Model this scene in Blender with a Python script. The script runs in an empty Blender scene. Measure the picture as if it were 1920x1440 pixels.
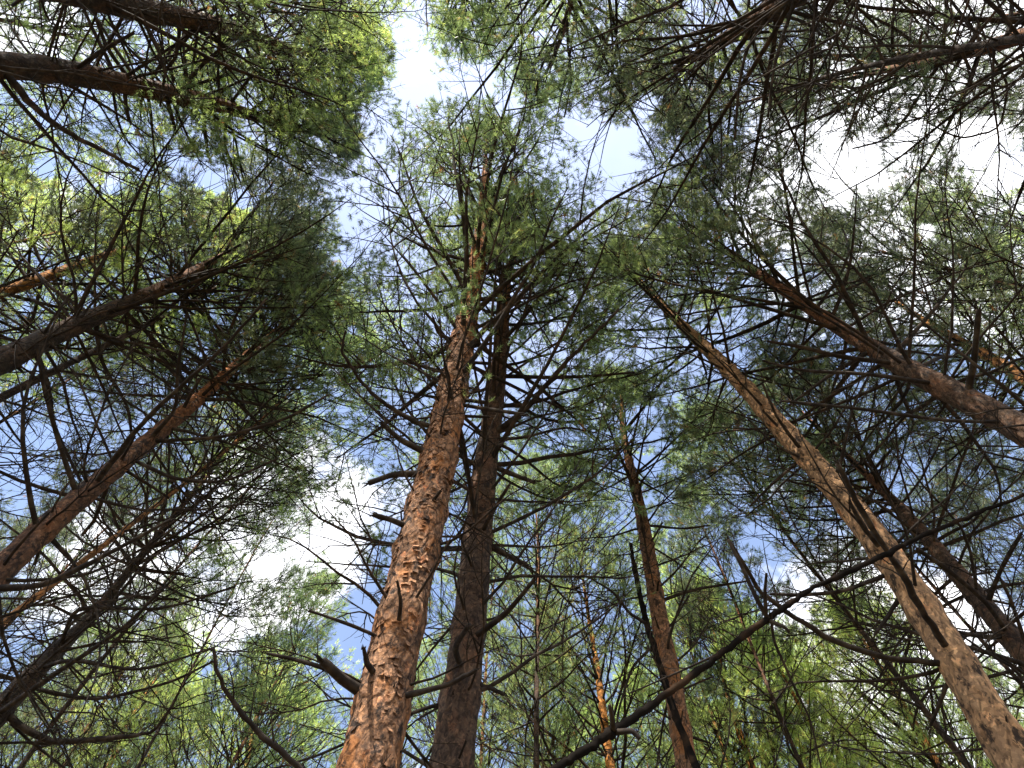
import bpy, math, random
import numpy as np
from mathutils import Vector

# ------------------------------------------------------------------ camera, sky, sun, exposure
scn = bpy.context.scene
F = 1400.0                      # focal length in pixels of a 1920 px wide picture
ELEV = math.radians(71.1)       # the camera looks steeply up
CAM = np.array([0.0, 0.0, 1.6])
cd = bpy.data.cameras.new("camera")
cam = bpy.data.objects.new("camera", cd)
scn.collection.objects.link(cam)
cam.location = CAM
cam.rotation_euler = (math.pi / 2 + ELEV, 0, 0)
cd.sensor_fit = 'HORIZONTAL'
cd.sensor_width = 36.0
cd.lens = 36.0 * F / 1920.0
cd.clip_start = 0.05
cd.clip_end = 2000
scn.camera = cam

SUN_EL = math.radians(51)
SUN_AZ = math.radians(198)      # direction the light comes FROM, clockwise from +y
sun_dir = Vector((math.sin(SUN_AZ) * math.cos(SUN_EL), math.cos(SUN_AZ) * math.cos(SUN_EL), math.sin(SUN_EL)))
ld = bpy.data.lights.new("sun", 'SUN')
ld.energy = 5.0
ld.angle = math.radians(0.5)
ld.color = (1.0, 0.95, 0.86)
sun = bpy.data.objects.new("sun", ld)
scn.collection.objects.link(sun)
sun.rotation_euler = sun_dir.to_track_quat('Z', 'Y').to_euler()
sun.location = (0, 0, 60)

def pix_dir(u, v):
    xc = (u - 960.0) / F
    yc = (720.0 - v) / F
    s, c = math.sin(ELEV), math.cos(ELEV)
    return np.array([xc, c - yc * s, s + yc * c])          # depth along the axis = 1

world = bpy.data.worlds.new("World")
scn.world = world
world.use_nodes = True
nt = world.node_tree
N, L = nt.nodes, nt.links
for n in list(N): N.remove(n)
out = N.new('ShaderNodeOutputWorld')
bg = N.new('ShaderNodeBackground'); bg.inputs['Strength'].default_value = 0.15
sky = N.new('ShaderNodeTexSky')
sky.sky_type = 'NISHITA'
sky.sun_disc = False
sky.sun_elevation = SUN_EL
sky.sun_rotation = SUN_AZ
sky.dust_density = 1.0
sky.air_density = 1.0
sky.ozone_density = 1.6
tc = N.new('ShaderNodeTexCoord')
def math_node(op, a, b=None, clamp=False):
    m = N.new('ShaderNodeMath'); m.operation = op; m.use_clamp = clamp
    for i, x in enumerate((a, b)):
        if x is None: continue
        if isinstance(x, (int, float)): m.inputs[i].default_value = x
        else: L.new(x, m.inputs[i])
    return m.outputs[0]
nz = N.new('ShaderNodeTexNoise'); nz.inputs['Scale'].default_value = 8.0
nz.inputs['Detail'].default_value = 9; nz.inputs['Roughness'].default_value = 0.62
nz.inputs['Distortion'].default_value = 0.4
L.new(tc.outputs['Generated'], nz.inputs['Vector'])
noise = nz.outputs['Fac']
# cumulus: where they stand in the sky (direction, angular radius in degrees, strength)
CLOUDS = [((1640, 330), 9, 1.0), ((1850, 250), 11, 1.0), ((1780, 90), 8, .9), ((1900, 430), 7, .9), ((500, 990), 6, .9), ((420, 1090), 4.5, .8),
          ((600, 900), 3.5, .7), ((1650, 1230), 7, .8), ((1800, 1380), 6, .7), ((40, 30), 4, .6), ((20, 390), 3, .5), ((250, 1100), 5, .6)]
acc = None
for (u, v), rad, k in CLOUDS:
    d = pix_dir(u, v); d = d / np.linalg.norm(d)
    vm = N.new('ShaderNodeVectorMath'); vm.operation = 'DOT_PRODUCT'
    L.new(tc.outputs['Generated'], vm.inputs[0]); vm.inputs[1].default_value = tuple(d)
    mr = N.new('ShaderNodeMapRange'); mr.interpolation_type = 'SMOOTHSTEP'
    mr.inputs['From Min'].default_value = math.cos(math.radians(rad * 1.5))
    mr.inputs['From Max'].default_value = math.cos(math.radians(rad * 0.35))
    mr.inputs['To Min'].default_value = 0; mr.inputs['To Max'].default_value = k
    L.new(vm.outputs['Value'], mr.inputs['Value'])
    acc = mr.outputs[0] if acc is None else math_node('MAXIMUM', acc, mr.outputs[0])
dens = math_node('ADD', acc, math_node('MULTIPLY', math_node('SUBTRACT', noise, 0.5), 2.6))
cum = N.new('ShaderNodeMapRange'); cum.interpolation_type = 'SMOOTHSTEP'
cum.inputs['From Min'].default_value = 0.22; cum.inputs['From Max'].default_value = 0.85
L.new(dens, cum.inputs['Value'])
# thin veil of high cloud, densest above the clearing
nz2 = N.new('ShaderNodeTexNoise'); nz2.inputs['Scale'].default_value = 5.0
nz2.inputs['Detail'].default_value = 5
L.new(tc.outputs['Generated'], nz2.inputs['Vector'])
dv = pix_dir(1000, 120); dv = dv / np.linalg.norm(dv)
vm = N.new('ShaderNodeVectorMath'); vm.operation = 'DOT_PRODUCT'
L.new(tc.outputs['Generated'], vm.inputs[0]); vm.inputs[1].default_value = tuple(dv)
mv = N.new('ShaderNodeMapRange'); mv.interpolation_type = 'SMOOTHSTEP'
mv.inputs['From Min'].default_value = math.cos(math.radians(30)); mv.inputs['From Max'].default_value = 1.0
mv.inputs['To Min'].default_value = 0.12; mv.inputs['To Max'].default_value = 0.52
L.new(vm.outputs['Value'], mv.inputs['Value'])
veil = math_node('MULTIPLY', mv.outputs[0], math_node('ADD', nz2.outputs['Fac'], 0.45), clamp=True)
mixv = N.new('ShaderNodeMixRGB'); L.new(veil, mixv.inputs[0]); L.new(sky.outputs[0], mixv.inputs[1])
mixv.inputs[2].default_value = (3.7, 3.95, 5.2, 1)
mixc = N.new('ShaderNodeMixRGB'); L.new(cum.outputs[0], mixc.inputs[0]); L.new(mixv.outputs[0], mixc.inputs[1])
shade = N.new('ShaderNodeMixRGB'); L.new(math_node('MULTIPLY', math_node('SUBTRACT', nz2.outputs['Fac'], .42), 4.0, True), shade.inputs[0])
shade.inputs[1].default_value = (5.6, 5.7, 6.0, 1); shade.inputs[2].default_value = (8.2, 8.1, 8.2, 1)
L.new(shade.outputs[0], mixc.inputs[2])
L.new(mixc.outputs[0], bg.inputs['Color']); L.new(bg.outputs[0], out.inputs[0])

scn.view_settings.view_transform = 'Standard'
scn.view_settings.look = 'None'
scn.view_settings.exposure = 1.32
scn.view_settings.gamma = 1.0
scn.cycles.max_bounces = 5
scn.cycles.diffuse_bounces = 3
scn.cycles.glossy_bounces = 2
scn.cycles.transmission_bounces = 3
scn.cycles.use_denoising = True
try: scn.cycles.denoiser = 'OPENIMAGEDENOISE'
except Exception: pass
scn.cycles.use_adaptive_sampling = True
scn.cycles.adaptive_threshold = 0.02

# ------------------------------------------------------------------ materials
def new_mat(name):
    m = bpy.data.materials.new(name); m.use_nodes = True
    nt = m.node_tree
    for n in list(nt.nodes): nt.nodes.remove(n)
    return m, nt.nodes, nt.links

def ramp(nodes, stops):
    r = nodes.new('ShaderNodeValToRGB')
    e = r.color_ramp.elements
    while len(e) > 1: e.remove(e[-1])
    e[0].position, e[0].color = stops[0][0], (*stops[0][1], 1)
    for p, c in stops[1:]:
        k = e.new(p); k.color = (*c, 1)
    return r

def bark_material(name, grey, orange, scar=(0.03, 0.022, 0.018), fine=34.0, bump=1.0, patch=.35):
    m, n, l = new_mat(name)
    o = n.new('ShaderNodeOutputMaterial'); b = n.new('ShaderNodeBsdfPrincipled')
    b.inputs['Roughness'].default_value = 0.88
    b.inputs['Specular IOR Level'].default_value = 0.2
    l.new(b.outputs[0], o.inputs[0])
    t = n.new('ShaderNodeTexCoord'); mp = n.new('ShaderNodeMapping'); mp.inputs['Scale'].default_value = (1, 1, .55)
    l.new(t.outputs['Object'], mp.inputs[0])
    hg = n.new('ShaderNodeAttribute'); hg.attribute_name = 'upper'      # 0 thick grey lower bark .. 1 thin orange upper bark
    pl = n.new('ShaderNodeAttribute'); pl.attribute_name = 'plate'      # random per bark plate
    ck = n.new('ShaderNodeAttribute'); ck.attribute_name = 'crack'
    v = n.new('ShaderNodeTexVoronoi'); v.inputs['Scale'].default_value = fine; v.inputs['Randomness'].default_value = 1
    wn = n.new('ShaderNodeTexNoise'); wn.inputs['Scale'].default_value = 18; wn.inputs['Detail'].default_value = 6
    l.new(mp.outputs[0], wn.inputs['Vector'])
    add = n.new('ShaderNodeMixRGB'); add.blend_type = 'ADD'; add.inputs[0].default_value = 0.06
    l.new(mp.outputs[0], add.inputs[1]); l.new(wn.outputs['Color'], add.inputs[2])
    l.new(add.outputs[0], v.inputs['Vector'])
    rg = ramp(n, [(0, [c * .55 for c in grey]), (.45, grey), (.8, [min(1, c * 1.35) for c in grey]), (1, (grey[0] * 1.5, grey[1] * 1.0, grey[2] * .72))])
    ro = ramp(n, [(0, [c * .45 for c in orange]), (.5, orange), (.85, [min(1, c * 1.3) for c in orange]), (1, grey)])
    sp = n.new('ShaderNodeSeparateColor'); l.new(v.outputs['Color'], sp.inputs[0])
    mx = n.new('ShaderNodeMath'); mx.operation = 'ADD'; l.new(sp.outputs[0], mx.inputs[0]); l.new(pl.outputs['Fac'], mx.inputs[1])
    hf = n.new('ShaderNodeMath'); hf.operation = 'MULTIPLY'; hf.inputs[1].default_value = .5; l.new(mx.outputs[0], hf.inputs[0])
    l.new(hf.outputs[0], rg.inputs[0]); l.new(hf.outputs[0], ro.inputs[0])
    c1 = n.new('ShaderNodeMixRGB'); l.new(hg.outputs['Fac'], c1.inputs[0]); l.new(rg.outputs[0], c1.inputs[1]); l.new(ro.outputs[0], c1.inputs[2])
    # pale flake edges and reddish fresh patches
    v2 = n.new('ShaderNodeTexVoronoi'); v2.inputs['Scale'].default_value = fine * 2.1; v2.feature = 'F1'
    mp2 = n.new('ShaderNodeMapping'); mp2.inputs['Scale'].default_value = (1, 1, 1.7); l.new(add.outputs[0], mp2.inputs[0]); l.new(mp2.outputs[0], v2.inputs['Vector'])
    s2 = n.new('ShaderNodeSeparateColor'); l.new(v2.outputs['Color'], s2.inputs[0])
    r2 = ramp(n, [(0, (.45, .42, .42)), (.35, (.85, .82, .8)), (.7, (1.05, 1.0, .95)), (.86, (1.5, 1.42, 1.25)), (1, (1.9, 1.7, 1.45))]); l.new(s2.outputs[1], r2.inputs[0])
    m2 = n.new('ShaderNodeMixRGB'); m2.blend_type = 'MULTIPLY'; m2.inputs[0].default_value = .8; l.new(c1.outputs[0], m2.inputs[1]); l.new(r2.outputs[0], m2.inputs[2])
    c1 = m2
    pn = n.new('ShaderNodeTexNoise'); pn.inputs['Scale'].default_value = 5.5; pn.inputs['Detail'].default_value = 7; pn.inputs['Roughness'].default_value = .68
    l.new(mp.outputs[0], pn.inputs['Vector'])
    pr = ramp(n, [(.50, (0, 0, 0)), (.60, (patch, patch, patch))]); l.new(pn.outputs['Fac'], pr.inputs[0])
    pm = n.new('ShaderNodeMixRGB'); l.new(pr.outputs[0], pm.inputs[0]); l.new(c1.outputs[0], pm.inputs[1]); pm.inputs[2].default_value = (orange[0], orange[1] * 1.05, orange[2] * 1.2, 1)
    c1 = pm
    # scars and old dark bark
    sn = n.new('ShaderNodeTexNoise'); sn.inputs['Scale'].default_value = 15; sn.inputs['Detail'].default_value = 8; sn.inputs['Roughness'].default_value = .7
    l.new(mp.outputs[0], sn.inputs['Vector'])
    sr = ramp(n, [(.54, (0, 0, 0)), (.60, (.92, .92, .92))]); l.new(sn.outputs['Fac'], sr.inputs[0])
    sc = n.new('ShaderNodeMixRGB'); l.new(sr.outputs[0], sc.inputs[0]); l.new(c1.outputs[0], sc.inputs[1]); sc.inputs[2].default_value = (*scar, 1)
    cr = n.new('ShaderNodeMixRGB'); l.new(ck.outputs['Fac'], cr.inputs[0]); l.new(sc.outputs[0], cr.inputs[1]); cr.inputs[2].default_value = (*scar, 1)
    l.new(cr.outputs[0], b.inputs['Base Color'])
    bp = n.new('ShaderNodeBump'); bp.inputs['Strength'].default_value = bump; bp.inputs['Distance'].default_value = .008
    ad = n.new('ShaderNodeMath'); ad.operation = 'ADD'; l.new(v.outputs['Distance'], ad.inputs[0]); l.new(sn.outputs['Fac'], ad.inputs[1])
    ad2 = n.new('ShaderNodeMath'); ad2.operation = 'MULTIPLY_ADD'; ad2.inputs[1].default_value = .8; l.new(s2.outputs[1], ad2.inputs[0]); l.new(ad.outputs[0], ad2.inputs[2])
    l.new(ad2.outputs[0], bp.inputs['Height']); l.new(bp.outputs[0], b.inputs['Normal'])
    return m

def wood_material(name, cols, scale=14, spec=.15, rough=.92):
    m, n, l = new_mat(name)
    o = n.new('ShaderNodeOutputMaterial'); b = n.new('ShaderNodeBsdfPrincipled'); b.inputs['Roughness'].default_value = rough
    b.inputs['Specular IOR Level'].default_value = spec
    l.new(b.outputs[0], o.inputs[0])
    t = n.new('ShaderNodeTexCoord'); s = n.new('ShaderNodeTexNoise'); s.inputs['Scale'].default_value = scale; s.inputs['Detail'].default_value = 5
    l.new(t.outputs['Object'], s.inputs['Vector'])
    r = ramp(n, [(.3, cols[0]), (.5, cols[1]), (.72, cols[2])]); l.new(s.outputs['Fac'], r.inputs[0])
    l.new(r.outputs[0], b.inputs['Base Color'])
    bp = n.new('ShaderNodeBump'); bp.inputs['Strength'].default_value = .6; bp.inputs['Distance'].default_value = .004
    l.new(s.outputs['Fac'], bp.inputs['Height']); l.new(bp.outputs[0], b.inputs['Normal'])
    return m

def needle_material(name, dark, mid, light, brown=(.20, .11, .04), trans=.40):
    m, n, l = new_mat(name)
    o = n.new('ShaderNodeOutputMaterial')
    a = n.new('ShaderNodeAttribute'); a.attribute_name = 'tint'
    r = ramp(n, [(0, dark), (.5, mid), (.93, light), (.985, brown)]); l.new(a.outputs['Fac'], r.inputs[0])
    b = n.new('ShaderNodeBsdfPrincipled'); b.inputs['Roughness'].default_value = .42; b.inputs['Specular IOR Level'].default_value = .5
    l.new(r.outputs[0], b.inputs['Base Color'])
    tr = n.new('ShaderNodeBsdfTranslucent')
    hs = n.new('ShaderNodeHueSaturation'); hs.inputs['Hue'].default_value = .490; hs.inputs['Saturation'].default_value = 1.08; hs.inputs['Value'].default_value = 3.1
    l.new(r.outputs[0], hs.inputs['Color']); l.new(hs.outputs[0], tr.inputs[0])
    mx = n.new('ShaderNodeMixShader'); mx.inputs[0].default_value = trans
    l.new(b.outputs[0], mx.inputs[1]); l.new(tr.outputs[0], mx.inputs[2]); l.new(mx.outputs[0], o.inputs[0])
    return m

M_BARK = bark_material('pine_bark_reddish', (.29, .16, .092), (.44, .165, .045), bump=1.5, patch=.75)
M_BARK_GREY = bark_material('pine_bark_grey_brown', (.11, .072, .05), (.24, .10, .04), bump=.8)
M_BARK_RED_SHADED = bark_material('pine_bark_red_shaded', (.15, .08, .048), (.34, .13, .04), bump=1.0)  # reddish bark with the shade put into its colour
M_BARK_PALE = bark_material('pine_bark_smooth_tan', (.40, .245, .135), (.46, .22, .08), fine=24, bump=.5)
M_BARK_SHADED = bark_material('pine_bark_shaded', (.06, .045, .034), (.20, .09, .04), bump=.8)  # bark colour darkened to stand for trunks seen on their shadow side
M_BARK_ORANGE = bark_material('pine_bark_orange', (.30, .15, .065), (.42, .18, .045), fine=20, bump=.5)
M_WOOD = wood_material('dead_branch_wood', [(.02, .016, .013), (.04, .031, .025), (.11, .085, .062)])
M_WOOD_SHADED = wood_material('dead_stem_wood_shaded', [(.007, .006, .005), (.014, .011, .009), (.05, .03, .018)], 9, .03, 1.0)  # dead wood blackened in colour so the stem looks out of the sun
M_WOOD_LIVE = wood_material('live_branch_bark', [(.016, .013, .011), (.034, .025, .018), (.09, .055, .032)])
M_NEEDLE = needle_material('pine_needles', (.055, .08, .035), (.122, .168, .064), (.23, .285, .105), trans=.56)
M_NEEDLE_SHADED = needle_material('pine_needles_shaded', (.028, .046, .024), (.075, .094, .046), (.17, .19, .085), trans=.48)  # same needles, colour darkened for crowns in shade
M_NEEDLE_LIT = needle_material('pine_needles_lit', (.09, .125, .04), (.185, .25, .075), (.33, .385, .125), trans=.64)  # same needles, sunlight put into a lighter colour

# ------------------------------------------------------------------ mesh helpers
def mesh_obj(name, verts, faces, material, parent=None, attrs=None, smooth=False):
    """faces: int array (n, 3 or 4)."""
    me = bpy.data.meshes.new(name)
    nf, k = faces.shape
    me.vertices.add(len(verts)); me.vertices.foreach_set('co', np.ascontiguousarray(verts, dtype=np.float32).ravel())
    me.loops.add(nf * k); me.loops.foreach_set('vertex_index', faces.astype(np.int32).ravel())
    me.polygons.add(nf)
    me.polygons.foreach_set('loop_start', np.arange(0, nf * k, k, dtype=np.int32))
    if smooth: me.polygons.foreach_set('use_smooth', np.ones(nf, dtype=bool))
    if attrs:
        for kk, a in attrs.items():
            at = me.attributes.new(kk, 'FLOAT', 'POINT'); at.data.foreach_set('value', a.astype(np.float32))
    me.update(calc_edges=True)
    me.materials.append(material)
    o = bpy.data.objects.new(name, me)
    scn.collection.objects.link(o)
    if parent is not None:
        o.parent = parent
    return o

def norm(a):
    return a / np.maximum(np.linalg.norm(a, axis=-1, keepdims=True), 1e-9)

def tubes(P, R, sides):
    """P (N,K,3), R (N,K) -> verts, quad faces of N open tubes whose tips are pinched."""
    n, K, _ = P.shape
    if sides >= 6:                                              # broken ends are closed
        tip = P[:, -1:] + norm(P[:, -1:] - P[:, -2:-1]) * R[:, -1:, None] * .25
        P = np.concatenate([P, tip], 1); R = np.concatenate([R, R[:, -1:] * .02], 1); K += 1
    T = np.empty_like(P)
    T[:, 1:-1] = P[:, 2:] - P[:, :-2]; T[:, 0] = P[:, 1] - P[:, 0]; T[:, -1] = P[:, -1] - P[:, -2]
    T = norm(T)
    ref = np.where(np.abs(T[:, :1, 2:3]) > .8, np.array([1., 0, 0]), np.array([0, 0, 1.]))
    U = norm(np.cross(T, np.broadcast_to(ref, T.shape))); V = np.cross(T, U)
    a = np.arange(sides) * 2 * np.pi / sides
    ring = U[:, :, None, :] * np.cos(a)[None, None, :, None] + V[:, :, None, :] * np.sin(a)[None, None, :, None]
    vs = (P[:, :, None, :] + ring * R[:, :, None, None]).reshape(-1, 3)
    k, j = np.meshgrid(np.arange(K - 1), np.arange(sides), indexing='ij')
    j2 = (j + 1) % sides
    f = np.stack([k * sides + j, k * sides + j2, (k + 1) * sides + j2, (k + 1) * sides + j], -1).reshape(-1, 4)
    f = (f[None] + (np.arange(n) * K * sides)[:, None, None]).reshape(-1, 4)
    return vs, f

def join(parts):
    vs, fs, o = [], [], 0
    for v, f in parts:
        vs.append(v); fs.append(f + o); o += len(v)
    return np.concatenate(vs), np.concatenate(fs)

_rs = np.random.RandomState(11)
_TAB = _rs.rand(64, 64, 64).astype(np.float32)
def vnoise(p):
    i = np.floor(p).astype(int); f = p - i; f = f * f * (3 - 2 * f); i &= 63; j = (i + 1) & 63
    x0, y0, z0 = i[..., 0], i[..., 1], i[..., 2]; x1, y1, z1 = j[..., 0], j[..., 1], j[..., 2]
    fx, fy, fz = f[..., 0], f[..., 1], f[..., 2]
    def lx(y, z): return _TAB[x0, y, z] * (1 - fx) + _TAB[x1, y, z] * fx
    return (lx(y0, z0) * (1 - fy) + lx(y1, z0) * fy) * (1 - fz) + (lx(y0, z1) * (1 - fy) + lx(y1, z1) * fy) * fz

def worley(x, y, period, seed):
    """2-D cells, periodic in x. Returns f1, f2, cell value, offset to the cell's centre."""
    tab = np.random.RandomState(seed).rand(3, 256, 256)
    xi, yi = np.floor(x).astype(int), np.floor(y).astype(int)
    f1 = np.full(x.shape, 9.); f2 = np.full(x.shape, 9.); val = np.zeros(x.shape); dyc = np.zeros(x.shape)
    for dx in (-1, 0, 1):
        for dy in (-1, 0, 1):
            cx, cy = xi + dx, yi + dy
            a, b = (cx % period) & 255, cy & 255
            px, py = cx + tab[0, a, b], cy + tab[1, a, b]
            d = np.hypot(px - x, py - y)
            nw = d < f1
            f2 = np.where(nw, f1, np.minimum(f2, d))
            val = np.where(nw, tab[2, a, b], val); dyc = np.where(nw, y - py, dyc)
            f1 = np.where(nw, d, f1)
    return f1, f2, val, dyc

# ------------------------------------------------------------------ gaps of open sky between the crowns (pixel centre, radius px of 1920)
GAPS = [(760, 60, 30), (800, 110, 24), (905, 150, 42), (950, 195, 34), (860, 160, 24), (1130, 270, 52), (1080, 240, 30), (1170, 310, 40), (1190, 250, 30),
        (1210, 200, 26), (1010, 60, 18), (1150, 360, 26), (700, 400, 30), (680, 450, 26), (730, 340, 22), (650, 490, 18), (80, 315, 26), (140, 330, 28), (210, 345, 26),
        (330, 300, 26), (400, 345, 30), (450, 370, 28), (370, 330, 24), (270, 320, 18), (605, 885, 26), (560, 1020, 26), (500, 1065, 34), (440, 1010, 16),
        (1560, 320, 42), (1620, 285, 42), (1580, 370, 26), (1840, 260, 50), (1890, 320, 44), (1740, 430, 20), (1700, 260, 26), (1660, 340, 22), (1420, 1010, 40), (1450, 1070, 42), (1500, 1095, 26), (1390, 1050, 22),
        (1560, 250, 26), (1230, 600, 18), (1210, 670, 20), (1330, 960, 14), (660, 620, 14), (640, 770, 16), (1200, 780, 22), (985, 1180, 24), (110, 820, 30), (190, 1000, 20), (70, 900, 24)]
GD = np.array([pix_dir(u, v) / np.linalg.norm(pix_dir(u, v)) for u, v, r in GAPS])
GR = np.array([math.atan(r / F) * .70 for u, v, r in GAPS])
def in_gap(P, k=1.0, rng=None):
    d = norm(P - CAM)
    dots = np.clip(d @ GD.T, -1, 1)
    ang = np.arccos(dots)
    r = GR[None, :] * k
    if rng is not None:
        r = r * (0.72 + .55 * vnoise(P.reshape(-1, 3) * 1.6 + 7.3)[:, None])
    return (ang.reshape(-1, len(GR)) < r).any(1).reshape(P.shape[:-1])

# ------------------------------------------------------------------ trees
def rotate_about(v, axis, ang):
    c, s = np.cos(ang)[..., None], np.sin(ang)[..., None]
    return v * c + np.cross(axis, v) * s + axis * (v * axis).sum(-1, keepdims=True) * (1 - c)

class Trunk:
    def __init__(s, pts, rad):
        s.pts, s.rad = np.array(pts), np.array(rad)
        s.z = s.pts[:, 2]
    def at(s, z):
        z = np.asarray(z, dtype=float)
        return np.stack([np.interp(z, s.z, s.pts[:, 0]), np.interp(z, s.z, s.pts[:, 1]), z], -1)
    def r(s, z): return np.interp(z, s.z, s.rad)

def traced_trunk(px, depth0, tip, H):
    """px: (u, v, width) from the lowest visible point upwards; depth0: distance of that point along the view axis; H: height of the tip over the camera."""
    d0 = pix_dir(px[0][0], px[0][1]); P0 = d0 * depth0
    dt = pix_dir(*tip); P1 = dt * (H / dt[2])
    D = P1 - P0
    pts, rad = [], []
    for u, v, w in px:
        r = pix_dir(u, v)
        a, b, c = r @ r, r @ D, D @ D
        w0 = -P0
        d_, e_ = r @ w0, D @ w0
        den = a * c - b * b
        t = (b * e_ - c * d_) / den          # closest point on the ray to the stem's line
        if not pts: t = depth0
        p = r * t
        if pts and p[2] < pts[-1][2] + .15: continue
        pts.append(p); rad.append(.5 * w * t / F)
    last = pts[-1]
    if P1[2] > last[2] + .3:
        pts.append(P1); rad.append(.012)
    pts = [p + CAM for p in pts]
    for i in range(1, len(rad)): rad[i] = min(rad[i], rad[i - 1] * 1.02)
    # down to the ground
    p0, p1 = pts[0], pts[min(2, len(pts) - 1)]
    slope = (p1[:2] - p0[:2]) / (p1[2] - p0[2]) * .6
    low = []
    for z, k in ((-.15, 1.9), (.12, 1.45), (.5, 1.18), (1.2, 1.08)):
        if z < p0[2] - .4: low.append((np.array([*(p0[:2] - slope * (p0[2] - z)), z]), rad[0] * k))
    pts = [q for q, _ in low] + pts; rad = [r for _, r in low] + rad
    # smooth resampling
    P = np.array(pts); Rr = np.array(rad)
    zz = np.arange(P[0, 2], P[-1, 2], .12); zz = np.append(zz, P[-1, 2])
    x = np.interp(zz, P[:, 2], P[:, 0]); y = np.interp(zz, P[:, 2], P[:, 1]); r = np.interp(zz, P[:, 2], Rr)
    ker = np.ones(5) / 5
    def sm(a):
        b = np.pad(a, 2, mode='edge'); b = np.convolve(b, ker, 'valid'); b[0], b[-1] = a[0], a[-1]; return b
    x, y, r = sm(sm(x)), sm(sm(y)), sm(sm(r))
    return Trunk(np.stack([x, y, zz], -1), np.maximum(r, .008))

def free_trunk(tip, H, r0, lean, rng):
    dt = pix_dir(*tip); P1 = dt * (H / dt[2]) + CAM
    base = P1[:2] + np.array(lean)
    zz = np.arange(-.15, P1[2], .25); zz = np.append(zz, P1[2])
    t = np.clip(zz / P1[2], 0, 1)
    ph = rng.rand(4) * 6.28
    x = base[0] + (P1[0] - base[0]) * t + .10 * np.sin(t * 5 + ph[0]) * t * (1 - t) * 4
    y = base[1] + (P1[1] - base[1]) * t + .10 * np.sin(t * 6 + ph[1]) * t * (1 - t) * 4
    r = r0 * (1 - t) ** .75 + .008 + .6 * r0 * np.exp(-np.maximum(zz, 0) / .25)
    return Trunk(np.stack([x, y, zz], -1), r)

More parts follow.
